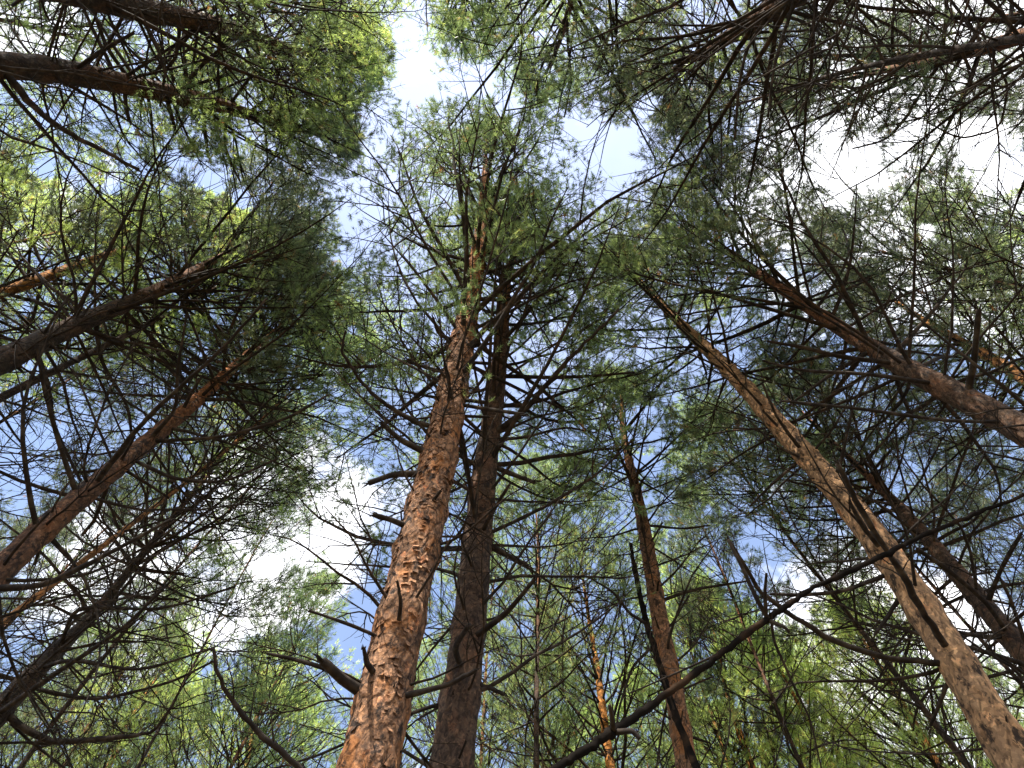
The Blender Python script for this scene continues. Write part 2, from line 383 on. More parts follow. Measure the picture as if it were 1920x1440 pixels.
def trunk_mesh(tr, material, root, seed, detail, zupper, whorls):
    """Bark: rings with relief of plates, cracks and a swelling at each whorl."""
    R0 = float(tr.r(tr.z[0] + 2.5))
    zt = tr.z[-1]
    step = {3: .010, 2: .022, 1: .06, 0: .18}[detail]
    sides = {3: 144, 2: 64, 1: 24, 0: 10}[detail]
    zvis = 2.2
    zz = np.concatenate([np.arange(tr.z[0], zvis, .12), np.arange(zvis, zt, step), [zt]])
    C = tr.at(zz); R = tr.r(zz)
    a = np.arange(sides) * 2 * np.pi / sides
    A, Z = np.meshgrid(a, zz)
    p3 = np.stack([np.cos(A) * 2.2, np.sin(A) * 2.2, Z * 3.0], -1) + seed * 3.7
    rel = (vnoise(p3) - .5) * .08 * R[:, None]
    rel += (vnoise(p3 * 2.7 + 9) - .5) * .02 * R[:, None]
    for zw in whorls:                                           # branch collars
        rel += (.13 * np.exp(-((Z - zw) / .07) ** 2) * np.clip(vnoise(p3 * 2.1 + zw * 5) * 2.2 - .55, 0, 1.4)) * R[:, None]
    plate = np.zeros(A.shape); crack = np.zeros(A.shape)
    if detail >= 1:
        nper = max(8, int(round(2 * math.pi * R0 / .055)))
        ww = (vnoise(p3 * 2.0 + 3) - .5) * .9
        f1, f2, val, dy = worley(A / (2 * np.pi) * nper + ww * .0 + .35 * np.sin(Z * 9), Z / .085 + ww, nper, seed)
        edge = np.clip((f2 - f1) / .22, 0, 1)
        up = np.clip((Z - zupper) / 1.6 + (vnoise(p3 * .8) - .5) * .8, 0, 1)
        amp = np.minimum(.0036, R[:, None] * .04) * (1 - .55 * up)
        rel += amp * (edge * (.35 + 1.1 * val) - dy * .7 * edge)      # plates lift at their lower edge like scales
        fine = vnoise(p3 * 14)
        rel += amp * .35 * (fine - .5)
        crack = np.clip(1 - edge * 1.3, 0, 1) * np.where(val > .25, .9, .35) * (1 - .5 * up)
        plate = val
    else:
        up = np.clip((Z - zupper) / 1.6, 0, 1)
    rr = R[:, None] + rel
    V = np.stack([C[:, None, 0] + np.cos(A) * rr, C[:, None, 1] + np.sin(A) * rr, np.broadcast_to(C[:, None, 2], A.shape)], -1).reshape(-1, 3)
    k, j = np.meshgrid(np.arange(len(zz) - 1), np.arange(sides), indexing='ij'); j2 = (j + 1) % sides
    Fq = np.stack([k * sides + j, k * sides + j2, (k + 1) * sides + j2, (k + 1) * sides + j], -1).reshape(-1, 4)
    at = {'upper': up.ravel(), 'plate': plate.ravel(), 'crack': crack.ravel()}
    if detail == 3:                                             # loose curled flakes of bark standing off the stem
        rng = np.random.RandomState(seed + 5)
        n = 2600
        fz = rng.uniform(zvis, min(zt - 3.5, 9.5), n); fa = rng.uniform(0, 2 * np.pi, n)
        sz = rng.uniform(.006, .019, n)
        keep = vnoise(np.stack([np.cos(fa) * 2, np.sin(fa) * 2, fz * 2.4], -1)) > .42
        fz, fa, sz = fz[keep], fa[keep], sz[keep]; n = len(fz)
        rad = np.stack([np.cos(fa), np.sin(fa), np.zeros(n)], -1); tan = np.stack([-np.sin(fa), np.cos(fa), np.zeros(n)], -1)
        zax = np.array([0, 0, 1.])
        c = tr.at(fz) + rad * (tr.r(fz) * 1.015)[:, None]
        q = []
        lift = rng.uniform(.3, 1.2, n)
        for (s_, t_) in ((-1, 0), (1, 0), (.8, -1.5), (-.7, -1.7)):
            o = tan * (s_ * sz)[:, None] + zax * (t_ * sz)[:, None] + rad * (-t_ * sz * lift * .32 + .001)[:, None]
            q.append(c + o + rng.normal(0, .0012, (n, 3)))
        fv = np.stack(q, 1).reshape(-1, 3)
        ff = np.arange(n * 4).reshape(n, 4) + len(V)
        V = np.concatenate([V, fv]); Fq = np.concatenate([Fq, ff])
        rnd = np.repeat(rng.rand(n), 4)
        at = {'upper': np.concatenate([at['upper'], np.repeat(np.clip((fz - zupper) / 1.6, 0, 1), 4)]),
              'plate': np.concatenate([at['plate'], rnd]), 'crack': np.concatenate([at['crack'], np.zeros(n * 4)])}
    return mesh_obj('trunk', V, Fq, material, root, at, smooth=(detail < 3))

# needle shoots ------------------------------------------------------
def shoot_template(rng, m, wid):
    L0 = .085
    t = np.linspace(.05, 1, m) ** .8; az = np.arange(m) * 2.399 + rng.rand() * 6
    ang = np.radians(66 - 42 * t + rng.normal(0, 8, m))
    ln = rng.uniform(.045, .066, m)
    d = np.stack([np.cos(az) * np.sin(ang), np.sin(az) * np.sin(ang), np.cos(ang)], -1)
    b = np.stack([0 * t, 0 * t, t * L0], -1)
    side = norm(np.cross(d, rng.normal(size=(m, 3))))
    w = wid * rng.uniform(.7, 1.2, m)[:, None]
    bend = norm(np.cross(d, side)) * rng.normal(0, .006, m)[:, None]
    v = np.stack([b - side * w, b + side * w, b + d * ln[:, None] + bend], 1)
    return v.reshape(-1, 3)

def make_shoots(P, D, S, tint, rng, m, wid, name, material, root):
    n = len(P)
    if n == 0: return None
    tm = [shoot_template(rng, m, wid) for _ in range(8)]
    D = norm(D)
    U = norm(np.cross(D, rng.normal(size=(n, 3)))); V = np.cross(D, U)
    which = rng.randint(0, 8, n)
    T = np.stack(tm)[which]
    W = (T[..., 0:1] * U[:, None] + T[..., 1:2] * V[:, None] + T[..., 2:3] * D[:, None]) * S[:, None, None] + P[:, None]
    vs = W.reshape(-1, 3)
    nv = len(vs)
    f = np.arange(nv).reshape(-1, 3)
    ti = np.clip(np.repeat(tint, m * 3) + np.repeat(rng.normal(0, .05, n * m), 3), 0, .97)
    ti = np.where(np.repeat(tint, m * 3) > .99, 1.0, ti)
    return mesh_obj(name, vs, f, material, root, {'tint': ti})

BUDGET = {'shoots': 0, 'tris': 0, 'branches': 0}

def limbs(tr, rng, zs, nper, lens, elevs, K=9, sweep=.5, kink=.05):
    """First-order branches. Returns P (B,K,3), R (B,K), L."""
    z, az, L, E = [], [], [], []
    for zc, n, (l0, l1), (e0, e1) in zip(zs, nper, lens, elevs):
        a0 = rng.rand() * 6.283
        for i in range(n):
            z.append(zc + rng.normal(0, .035)); az.append(a0 + i * 6.283 / n + rng.normal(0, .28)); L.append(rng.uniform(l0, l1)); E.append(math.radians(rng.uniform(e0, e1)))
    z, az, L, E = map(np.array, (z, az, L, E))
    B = len(z)
    if B == 0: return None
    z = np.minimum(z, tr.z[-1] - .03)
    d0 = np.stack([np.cos(az) * np.cos(E), np.sin(az) * np.cos(E), np.sin(E)], -1)
    s = np.linspace(0, 1, K)
    P = np.zeros((B, K, 3)); P[:, 0] = tr.at(z)
    d = d0.copy(); up = np.array([0, 0, 1.])
    sw = rng.normal(sweep, .25, B)[:, None]
    for k in range(1, K):
        d = norm(d + up * sw / K + rng.normal(0, kink, (B, 3)))
        P[:, k] = P[:, k - 1] + d * (L / (K - 1))[:, None]
    rb = np.clip(.0045 + .0060 * L, .005, .024) * rng.uniform(.65, 1.35, B)
    rb = np.minimum(rb, tr.r(z) * .55)
    R = rb[:, None] * (1 - .82 * s[None]) ** .9
    return P, R, L, z

def side_shoots(P, L, rng, S, smin, smax, lfac, K=5, ang=(35, 60), up=.25, kink=.08, flat=.6):
    """Branches of the next order along each parent: (B*S, K, 3)."""
    B, K0, _ = P.shape
    t = np.sort(rng.uniform(smin, smax, (B, S)), axis=1)
    x = t * (K0 - 1); i = np.clip(x.astype(int), 0, K0 - 2); f = (x - i)[..., None]
    bi = np.arange(B)[:, None]
    O = P[bi, i] * (1 - f) + P[bi, i + 1] * f
    T = norm(P[bi, i + 1] - P[bi, i])
    upv = np.array([0, 0, 1.])
    side = norm(np.cross(T, upv) + 1e-6)
    sgn = np.where((np.arange(S)[None] + rng.randint(0, 2, (B, 1))) % 2 == 0, 1., -1.)[..., None]
    q = rng.normal(0, 1 - flat, (B, S, 1))
    lat = norm(side * sgn + np.cross(side, T) * q)
    a = np.radians(rng.uniform(ang[0], ang[1], (B, S, 1)))
    d = norm(T * np.cos(a) + lat * np.sin(a))
    ln = L[:, None] * lfac * (1.15 - t) * rng.uniform(.55, 1.25, (B, S))
    Q = np.zeros((B, S, K, 3)); Q[:, :, 0] = O
    for k in range(1, K):
        d = norm(d + upv * up / K + rng.normal(0, kink, (B, S, 3)))
        Q[:, :, k] = Q[:, :, k - 1] + d * (ln / (K - 1))[..., None]
    return Q.reshape(B * S, K, 3), ln.reshape(-1)

def twig_radii(L, K, r0, per=.007):
    return np.clip(r0 + per * L, .0016, .012)[:, None] * np.linspace(1, .3, K)[None]

def splinters(end, d, r, rng):
    n = 4
    d = norm(d)[None] + rng.normal(0, .22, (n, 3)); ln = r * rng.uniform(1.2, 4.2, n)
    o = end[None] + rng.normal(0, .45, (n, 3)) * r - norm(d) * r * .8
    t = np.linspace(0, 1, 3)[None, :, None]
    P = o[:, None] + norm(d)[:, None] * (ln + r)[:, None, None] * t
    return tubes(P, (r * rng.uniform(.3, .55, n))[:, None] * np.array([[1, .7, .12]]), 4)

def bad_near_camera(P):
    d = np.linalg.norm(P - CAM, axis=-1)
    return (d.reshape(d.shape[0], -1) < 2.1).any(1)

def build_tree(name, label, tr, seed, *, bark, needles, detail=1, crown_r=1.5, grow=1.25, crown_base=.5, whorl=.42, dens=1.0,
               dead=1.0, dead_len=1.5, zdead=2.6, traced=(), group='pines of the plantation', category='pine tree', dead_tree=False, shootm=18, spacing_z=None, up_shift=0.4, openness=.74, tint0=.5):
    rng = np.random.RandomState(seed)
    crown_r = crown_r * grow
    base = tr.at(0.0)
    root = bpy.data.objects.new(name, None); scn.collection.objects.link(root)
    root.location = base; root.empty_display_size = .3
    root['label'] = label; root['category'] = category
    if group: root['group'] = group
    bpy.context.view_layer.update()
    H = tr.z[-1]
    zc = H * crown_base
    ws = spacing_z if spacing_z else []
    z = (max(ws) if len(ws) else zdead) + whorl * rng.uniform(.6, 1.2)
    ws = list(ws)
    while z < H - .12:
        ws.append(z); z += whorl * rng.uniform(.75, 1.25) * (1 if z < zc else .92)
    ws = np.array(ws)
    objs = []
    rootloc = np.array(base)
    tmesh = trunk_mesh(Trunk(tr.pts - rootloc * [1, 1, 0], tr.rad) if False else tr, bark, root, seed, detail, zc + up_shift, [w for w in ws if w < zc + 1])
    objs.append(tmesh)
    near = detail >= 1
    # dead limbs --------------------------------------------------
    wd = [w for w in ws if w < zc + .2]
    cands = []
    if wd and dead > 0:
        nper = [max(1, int(round(dead * rng.choice([3, 4, 5, 6])))) for _ in wd]
        lens = [(.25 + .5 * (w / zc), dead_len * (.55 + .45 * w / zc)) for w in wd]
        P, R, L, zb = limbs(tr, rng, wd, nper, lens, [(-14, 34)] * len(wd), sweep=.15, kink=.12)
        stub = rng.rand(len(L)) < (.34 if detail >= 2 else .2)
        # snapped ones: keep the first piece only
        for b in np.where(stub)[0]:
            frac = rng.uniform(.12, .35)
            x = np.linspace(0, frac * 8, 9); i = np.clip(x.astype(int), 0, 7); f = (x - i)[:, None]
            P[b] = P[b][i] * (1 - f) + P[b][i + 1] * f
            R[b] = R[b, 0] * np.linspace(1.15, .75, 9); L[b] *= frac
        ok = ~bad_near_camera(P)
        P, R, L, stub = P[ok], R[ok], L[ok], stub[ok]
        S1 = 11 if near else 5
        Q, ql = side_shoots(P, L, rng, S1, .25, .98, .5, ang=(30, 65), up=.2, kink=.12, flat=.35)
        T2, tl = side_shoots(Q, ql, rng, 4, .25, .98, .55, K=4, ang=(25, 60), up=.15, kink=.12, flat=.3)
        nb = len(P)
        Qb = Q.reshape(nb, S1, 5, 3); T2b = T2.reshape(nb, S1 * 4, 4, 3)
        for b in range(nb):
            parts = [tubes(P[b:b+1], R[b:b+1], 7 if near else 4)]
            if stub[b] and detail >= 2: parts.append(splinters(P[b, -1], P[b, -1] - P[b, -2], R[b, -1], rng))
            if not stub[b]:
                kq = rng.rand(S1) < .8
                if kq.any(): parts.append(tubes(Qb[b][kq], twig_radii(ql.reshape(nb, S1)[b][kq], 5, .0022), 4 if near else 3))
                kt = (rng.rand(S1 * 4) < .75) & np.repeat(kq, 4)
                if kt.any(): parts.append(tubes(T2b[b][kt], twig_radii(tl.reshape(nb, -1)[b][kt], 4, .0016, .005), 3))
            cands.append((L[b] * R[b, 0], parts, 'stub' if stub[b] else 'dead_branch', M_WOOD))
    # live limbs --------------------------------------------------
    if not dead_tree:
        wl = [w for w in ws if w >= zc - .25]
        wl = wl + [H - .10]
        nper, lens, elevs = [], [], []
        for w in wl:
            t = np.clip((w - zc) / (H - zc), 0, 1)
            prof = (.70 + .30 * math.sin(min(1, t / .35) * math.pi / 2)) * (1 - t) ** .48 + .12
            nper.append(int(round(rng.choice([4, 5, 6]))))
            lens.append((crown_r * prof * .8, crown_r * prof * 1.4)); elevs.append((14 + 38 * t, 36 + 38 * t))
        P, R, L, zb = limbs(tr, rng, wl, nper, lens, elevs, sweep=.75, kink=.07)
        R = R * .92
        ok = ~bad_near_camera(P); P, R, L = P[ok], R[ok], L[ok]
        S1, S2 = (11, 7) if near else (7, 5)
        Q, ql = side_shoots(P, L, rng, S1, .36, .98, .50, ang=(28, 58), up=.4, kink=.10, flat=.45)
        ql2 = np.maximum(ql, .12)
        T2, tl = side_shoots(Q, ql2, rng, S2, .3, .98, .55, K=4, ang=(28, 58), up=.4, kink=.10, flat=.3)
        nb = len(P)
        pin = in_gap(P, .85, rng); pin[:, :2] = False           # limbs stop short of the open sky
        first = np.where(pin.any(1), pin.argmax(1) - 1, 8)
        cutf = first / 8.0
        o_t = np.linalg.norm(Q[:, 0] - np.repeat(P[:, 0], S1, 0), axis=1) / np.repeat(L, S1)
        gq = in_gap(Q[:, -1], .9, rng) | (o_t > np.repeat(cutf, S1) * .97)
        gt = in_gap(T2[:, -1], 1.0, rng) | np.repeat(gq, S2)
        Qb = Q.reshape(nb, S1, 5, 3); T2b = T2.reshape(nb, S1 * S2, 4, 3); gqb = gq.reshape(nb, S1); gtb = gt.reshape(nb, S1 * S2)
        gm = first < 8
        for b in range(nb):
            if gm[b]:
                # shortened: cut back where it would cross into the open sky
                if first[b] < 3: continue
                cut = cutf[b]
                x = np.linspace(0, cut * 8, 9); i = np.clip(x.astype(int), 0, 7); f = (x - i)[:, None]
                Pb = P[b][i] * (1 - f) + P[b][i + 1] * f
            else: Pb = P[b]
            parts = [tubes(Pb[None], R[b:b+1], 6 if near else 4)]
            kq = ~gqb[b]
            if kq.any(): parts.append(tubes(Qb[b][kq], twig_radii(ql.reshape(nb, S1)[b][kq], 5, .002), 3))
            if near:
                kt = ~gtb[b]
                if kt.any(): parts.append(tubes(T2b[b][kt], twig_radii(tl.reshape(nb, -1)[b][kt], 4, .0015, .004), 3))
            cands.append((L[b] * R[b, 0] * .8, parts, 'branch', M_WOOD_LIVE))
        # shoots: two at the outer part of every twig, at the ends of side branches and of the limb
        E, Dn = [], []
        for A_, ks, cull in ((T2, (-1, -2), gt), (Q, (-1, -2, -3), gq), (P, (-1,), gm)):
            A_ = A_[~cull]
            for k in ks:
                E.append(A_[:, k]); Dn.append(A_[:, k] - A_[:, k - 1])
        E, Dn = np.concatenate(E), np.concatenate(Dn)
        Dn = norm(Dn) + np.array([0, 0, .35]) + rng.normal(0, .22, Dn.shape)
        keep = ~in_gap(E, 1.0, rng)
        cl = vnoise(E * 1.5 + seed)                            # clumps and holes
        keep &= rng.rand(len(E)) < np.clip((cl - .22) * 3.6, .10, 1) * dens * openness
        E, Dn, cl = E[keep], Dn[keep], cl[keep]
        h = (E[:, 2] - zc) / (H - zc)
        axis = tr.at(np.clip(E[:, 2], 0, H))
        far_out = np.linalg.norm(E[:, :2] - axis[:, :2], axis=1) / crown_r
        tint = np.clip(tint0 + .22 * rng.randn(len(E)) + .25 * (vnoise(E * 1.1 + 30 + seed) - .5), 0, .95)
        tint[rng.rand(len(E)) < .012] = 1.0
        crown = make_shoots(E, Dn, rng.uniform(.62, 1.15, len(E)), tint, rng, shootm, .0031, 'crown', needles, root)
        BUDGET['shoots'] += len(E); BUDGET['tris'] += len(E) * shootm
        objs.append(crown)
    # traced limbs ------------------------------------------------
    for (px, w0, w1, dr) in traced:
        pts = []
        dd = pix_dir(px[0][0], px[0][1])
        zz = np.linspace(1.0, H, 400); C = tr.at(zz) - CAM
        ang = np.cross(C / np.linalg.norm(C, axis=1, keepdims=True), dd / np.linalg.norm(dd)); k = np.argmin(np.linalg.norm(ang, axis=1))
        dep0 = C[k] @ np.array([0, math.cos(ELEV), math.sin(ELEV)])
        n = len(px)
        for i, (u, v) in enumerate(px):
            pts.append(pix_dir(u, v) * dep0 * (1 + (dr - 1) * i / (n - 1)) + CAM)
        pts[0] = C[k] + CAM if n > 1 else pts[0]
        pts = np.array(pts); s = np.linspace(0, n - 1, 4 * n); i = np.clip(s.astype(int), 0, n - 2); f = (s - i)[:, None]
        Pp = pts[i] * (1 - f) + pts[i + 1] * f
        sm = Pp.copy()
        for _ in range(2): sm[1:-1] = (sm[:-2] + sm[1:-1] * 2 + sm[2:]) / 4
        sm[1:-1] += rng.normal(0, .0035 if n > 4 else .0008, sm[1:-1].shape)
        Ln = np.linalg.norm(np.diff(sm, axis=0), axis=1).sum()
        Rr = .5 * dep0 / F * np.linspace(w0, w1, len(sm)); Rr *= 1 + (vnoise(sm * 9) - .5) * .35
        parts = [tubes(sm[None], Rr[None], 9)]
        if w1 >= 5: parts.append(splinters(sm[-1], sm[-1] - sm[-2], Rr[-1], rng))
        kids = []
        if Ln > .7:
            ix = np.linspace(0, len(sm) - 1, 9).astype(int)
            Q, ql = side_shoots(sm[None][:, ix], np.array([min(Ln, 1.6)]), rng, 7, .3, .98, .38, up=.2, kink=.12, flat=.3)
            T2, tl = side_shoots(Q, ql, rng, 3, .25, .95, .5, K=4, up=.1, kink=.12, flat=.3)
            for q in range(len(Q)):
                kids.append(join([tubes(Q[q:q+1], twig_radii(ql[q:q+1], 5, .0022), 4), tubes(T2[3*q:3*q+3], twig_radii(tl[3*q:3*q+3], 4, .0016, .005), 3)]))
        cands.append((9e9, parts, 'stub' if Ln < .45 else 'dead_branch', M_WOOD, kids))
    # the limbs that show largest as parts, the rest as one ----------
    cands.sort(key=lambda c: -c[0])
    cap = 96 if detail >= 1 else 24
    if len(cands) > 100 or not near:
        single, rest = cands[:cap], cands[cap:]
    else: single, rest = cands, []
    for c in single:
        v, f = join(c[1]); o = mesh_obj(c[2], v, f, c[3], root, smooth=True); objs.append(o); BUDGET['branches'] += 1
        for kv, kf in (c[4] if len(c) > 4 else ()): mesh_obj('twig', kv, kf, M_WOOD, o, smooth=True)
    if rest:
        v, f = join([p for c in rest for p in c[1]])
        o = mesh_obj('branch_tangle', v, f, M_WOOD_LIVE, root, smooth=True); o['kind'] = 'stuff'; objs.append(o)
    inv = Vector(base)
    for o in objs:                                             # geometry was made in world space
        o.matrix_parent_inverse.identity()
        o.location = (-base[0], -base[1], -base[2])
    return root

# ------------------------------------------------------------------ ground
def ground():
    n = 90
    s = np.sinh(np.linspace(-1, 1, n) * 4.2) / np.sinh(4.2) * 500
    X, Y = np.meshgrid(s, s)
    Z = (vnoise(np.stack([X * .5 + 40, Y * .5 + 40, X * 0], -1)) - .5) * .18 - .05
    V = np.stack([X, Y, Z], -1).reshape(-1, 3)
    i, j = np.meshgrid(np.arange(n - 1), np.arange(n - 1), indexing='ij')
    f = np.stack([i * n + j, i * n + j + 1, (i + 1) * n + j + 1, (i + 1) * n + j], -1).reshape(-1, 4)
    m, nn, l = new_mat('needle_litter')
    o = nn.new('ShaderNodeOutputMaterial'); b = nn.new('ShaderNodeBsdfPrincipled'); b.inputs['Roughness'].default_value = .95
    l.new(b.outputs[0], o.inputs[0])
    t = nn.new('ShaderNodeTexCoord'); z1 = nn.new('ShaderNodeTexNoise'); z1.inputs['Scale'].default_value = 2.5; z1.inputs['Detail'].default_value = 10
    l.new(t.outputs['Object'], z1.inputs['Vector'])
    r = ramp(nn, [(.3, (.06, .038, .022)), (.5, (.13, .08, .042)), (.6, (.07, .075, .03)), (.75, (.05, .07, .022))]); l.new(z1.outputs['Fac'], r.inputs[0])
    l.new(r.outputs[0], b.inputs['Base Color'])
    o = mesh_obj('ground', V, f, m, smooth=True); o['kind'] = 'structure'
ground()

# ------------------------------------------------------------------ the stand
exec_trees = True
T = []
def TR(px, dep, tip, H, k=.78): return traced_trunk([(u, v, w * k) for u, v, w in px], dep, tip, H)

t1 = TR([(693, 1440, 122), (742, 1200, 100), (790, 1000, 84), (826, 850, 72), (850, 720, 58), (872, 620, 46), (890, 520, 36), (903, 430, 26), (908, 360, 18)], 3.2, (912, 262), 12.6, .9)
build_tree('pine_tree', 'thick flaky red-brown pine in the middle, largest trunk, sunlit down its left face', t1, 101, bark=M_BARK, needles=M_NEEDLE, detail=3,
           crown_r=2.25, crown_base=.50, dead=1.25, dead_len=1.0, zdead=2.9, shootm=20, tint0=.42, group=None, dens=1.0,
           traced=[([(690, 1310), (655, 1285), (605, 1240)], 24, 17, .97), ([(640, 1290), (590, 1245), (500, 1225)], 13, 5, .95), ([(780, 880), (740, 888), (692, 906)], 15, 9, .95),
                   ([(805, 800), (770, 790), (735, 765), (700, 740), (665, 700), (640, 660), (648, 620)], 11, 4, .96), ([(868, 758), (920, 768), (982, 777)], 8, 7, .93),
                   ([(785, 850), (750, 825), (716, 794)], 15, 9, .97), ([(735, 1210), (690, 1185), (640, 1165), (580, 1145)], 9, 5, .95), ([(770, 1320), (840, 1285), (890, 1258)], 13, 8, .94),
                   ([(640, 1520), (560, 1440), (490, 1378), (435, 1315), (405, 1255), (400, 1215)], 14, 6, 1.0), ([(690, 1290), (688, 1245), (682, 1215)], 14, 6, .95),
                   ([(835, 700), (800, 690), (770, 680)], 10, 5, .97), ([(760, 990), (735, 975), (700, 965)], 14, 8, .97), ([(850, 640), (822, 628), (812, 595)], 9, 5, .97), ([(745, 1190), (752, 1130), (745, 1090)], 10, 5, .93)])
t2 = TR([(845, 1440, 92), (878, 1200, 72), (896, 1000, 60), (912, 860, 48), (930, 740, 38), (942, 620, 28), (950, 520, 18)], 3.9, (990, 400), 11.2, .86)
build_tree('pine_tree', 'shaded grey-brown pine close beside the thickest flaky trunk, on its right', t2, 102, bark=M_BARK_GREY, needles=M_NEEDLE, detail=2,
           crown_r=1.9, crown_base=.50, dead=1.15, dead_len=1.5, zdead=2.9, shootm=20, tint0=.5, group=None, up_shift=2.0,
           traced=[([(905, 1205), (950, 1150), (1003, 1085)], 13, 7, .93), ([(825, 1260), (850, 1215), (880, 1172)], 13, 9, .9), ([(935, 820), (985, 770), (1050, 690), (1100, 640), (1160, 580)], 14, 4, 1.0),
                   ([(915, 870), (950, 885), (1003, 905)], 12, 7, .97), ([(945, 705), (1020, 708), (1100, 706), (1190, 698)], 9, 4, 1.02), ([(915, 1010), (960, 1045), (990, 1060)], 11, 7, .97),
                   ([(935, 830), (985, 820), (1060, 800), (1120, 812)], 7, 3, 1.0), ([(890, 1280), (920, 1290), (945, 1302)], 11, 7, .97)])
t3 = TR([(1905, 1430, 98), (1790, 1235, 84), (1680, 1062, 70), (1580, 930, 60), (1480, 820, 48), (1390, 718, 38), (1300, 630, 27), (1240, 572, 18)], 3.5, (1165, 485), 12.3, .77)
build_tree('pine_tree', 'long smooth tan sunlit trunk slanting up from the lower right corner', t3, 103, bark=M_BARK_PALE, needles=M_NEEDLE, detail=2,
           crown_r=1.5, crown_base=.64, dead=.75, dead_len=1.5, zdead=2.9, shootm=20, tint0=.5, group=None,
           traced=[([(1765, 1252), (1680, 1240), (1560, 1202), (1480, 1150), (1425, 1110), (1395, 1060), (1365, 1010)], 13, 6, .97),
                   ([(1782, 1232), (1740, 1165), (1690, 1070), (1640, 1000), (1600, 930), (1570, 870)], 15, 8, .93), ([(1645, 1050), (1620, 990), (1595, 945)], 13, 7, .95),
                   ([(1638, 1094), (1580, 1110), (1500, 1116), (1445, 1114)], 9, 5, .97), ([(1500, 860), (1480, 815), (1455, 780), (1430, 720)], 8, 4, .97), ([(1660, 1115), (1662, 1160), (1640, 1190)], 9, 5, .97),
                   ([(1488, 870), (1450, 905), (1405, 950)], 7, 4, 1.0), ([(1790, 1240), (1765, 1310), (1745, 1360)], 10, 6, 1.0)])
t4 = TR([(1935, 815, 78), (1800, 742, 66), (1700, 692, 52), (1600, 632, 42), (1500, 566, 32), (1400, 496, 22)], 4.6, (1290, 420), 12.6, .68)
build_tree('pine_tree', 'dull brown trunk crossing dark crowded branches, just above the long smooth tan trunk', t4, 104, bark=M_BARK_GREY, needles=M_NEEDLE_SHADED, detail=2,
           crown_r=2.4, dens=1.3, crown_base=.50, dead=1.15, dead_len=2.0, shootm=20, tint0=.45, group=None,
           traced=[([(1820, 740), (1825, 690), (1830, 640), (1835, 580)], 13, 9, .95), ([(1770, 703), (1640, 702), (1500, 695), (1430, 676)], 9, 4, .92), ([(1880, 800), (1780, 790), (1600, 765), (1465, 752)], 8, 5, .9),
                   ([(1680, 690), (1580, 670), (1500, 650), (1440, 640)], 11, 5, 1.0), ([(1640, 650), (1560, 700), (1480, 760)], 10, 4, .97)])
t5 = TR([(1288, 1445, 46), (1265, 1300, 41), (1240, 1180, 37), (1220, 1060, 31), (1202, 960, 25), (1183, 880, 19), (1166, 800, 12)], 4.9, (1165, 735), 11.0, .85)
build_tree('pine_tree', 'slim red-brown pine with crooked stem between the paired thick trunks and the tan one', t5, 105, bark=M_BARK, needles=M_NEEDLE, detail=2,
           crown_r=1.25, crown_base=.74, dead=.9, dead_len=1.5, zdead=3.5, shootm=20, tint0=.55, dens=.8, group=None,
           traced=[([(1172, 810), (1210, 760), (1260, 690)], 7, 3, 1.0), ([(1205, 985), (1280, 992), (1330, 985)], 6, 3, 1.0), ([(1225, 1130), (1300, 1105), (1400, 1090)], 7, 4, 1.0)])
t6 = TR([(-20, 1095, 78), (60, 1010, 70), (130, 950, 62), (250, 850, 50), (360, 760, 38), (420, 705, 30), (480, 650, 21)], 4.1, (590, 560), 12.3, .64)
build_tree('pine_tree', 'rough dark red-brown trunk with orange sun flecks rising from the left edge toward the centre', t6, 106, bark=M_BARK_RED_SHADED, up_shift=-1.0, needles=M_NEEDLE, detail=2,
           crown_r=1.8, crown_base=.60, dead=1.15, dead_len=2.0, shootm=20, tint0=.5, group=None,
           traced=[([(280, 830), (330, 770), (333, 690), (350, 590)], 9, 4, .97), ([(180, 920), (260, 800), (290, 770), (420, 650), (500, 560)], 12, 4, .92), ([(300, 850), (420, 820), (540, 785), (615, 740)], 8, 4, 1.0),
                   ([(150, 935), (110, 830), (80, 720), (70, 650)], 11, 5, .95), ([(0, 1125), (80, 1100), (200, 1040), (320, 975)], 14, 5, .9), ([(240, 860), (330, 900), (420, 905), (520, 860)], 8, 4, 1.0)])
t7 = TR([(-20, 690, 60), (60, 648, 50), (130, 615, 42), (260, 560, 32), (380, 500, 20)], 5.4, (540, 415), 12.8)
build_tree('pine_tree', 'dark trunk entering the left edge midway, its top lost in dense dark foliage', t7, 107, bark=M_BARK_SHADED, needles=M_NEEDLE_SHADED, detail=2,
           crown_r=1.9, crown_base=.55, dead=1.1, dead_len=1.9, shootm=20, tint0=.5, group=None,
           traced=[([(180, 600), (190, 680), (240, 760), (250, 840)], 9, 4, 1.0), ([(60, 640), (90, 720), (100, 800), (150, 900)], 12, 5, .95)])
t8 = TR([(-20, 553, 32), (60, 530, 28), (120, 507, 24), (200, 478, 19), (290, 452, 11)], 7.4, (400, 400), 12.4)
build_tree('pine_tree', 'slender bright orange trunk above the dark one at the left edge', t8, 108, bark=M_BARK_ORANGE, needles=M_NEEDLE_LIT, detail=1,
           crown_r=1.7, crown_base=.58, dead=.6, dead_len=1.4, tint0=.6, group=None, traced=[([(120, 600), (60, 610), (-10, 625)], 7, 5, 1.0)])
t9 = TR([(-20, 122, 54), (80, 126, 50), (190, 148, 44), (300, 172, 38), (400, 194, 30), (480, 218, 22), (545, 240, 14)], 5.5, (640, 262), 12.6, .9)
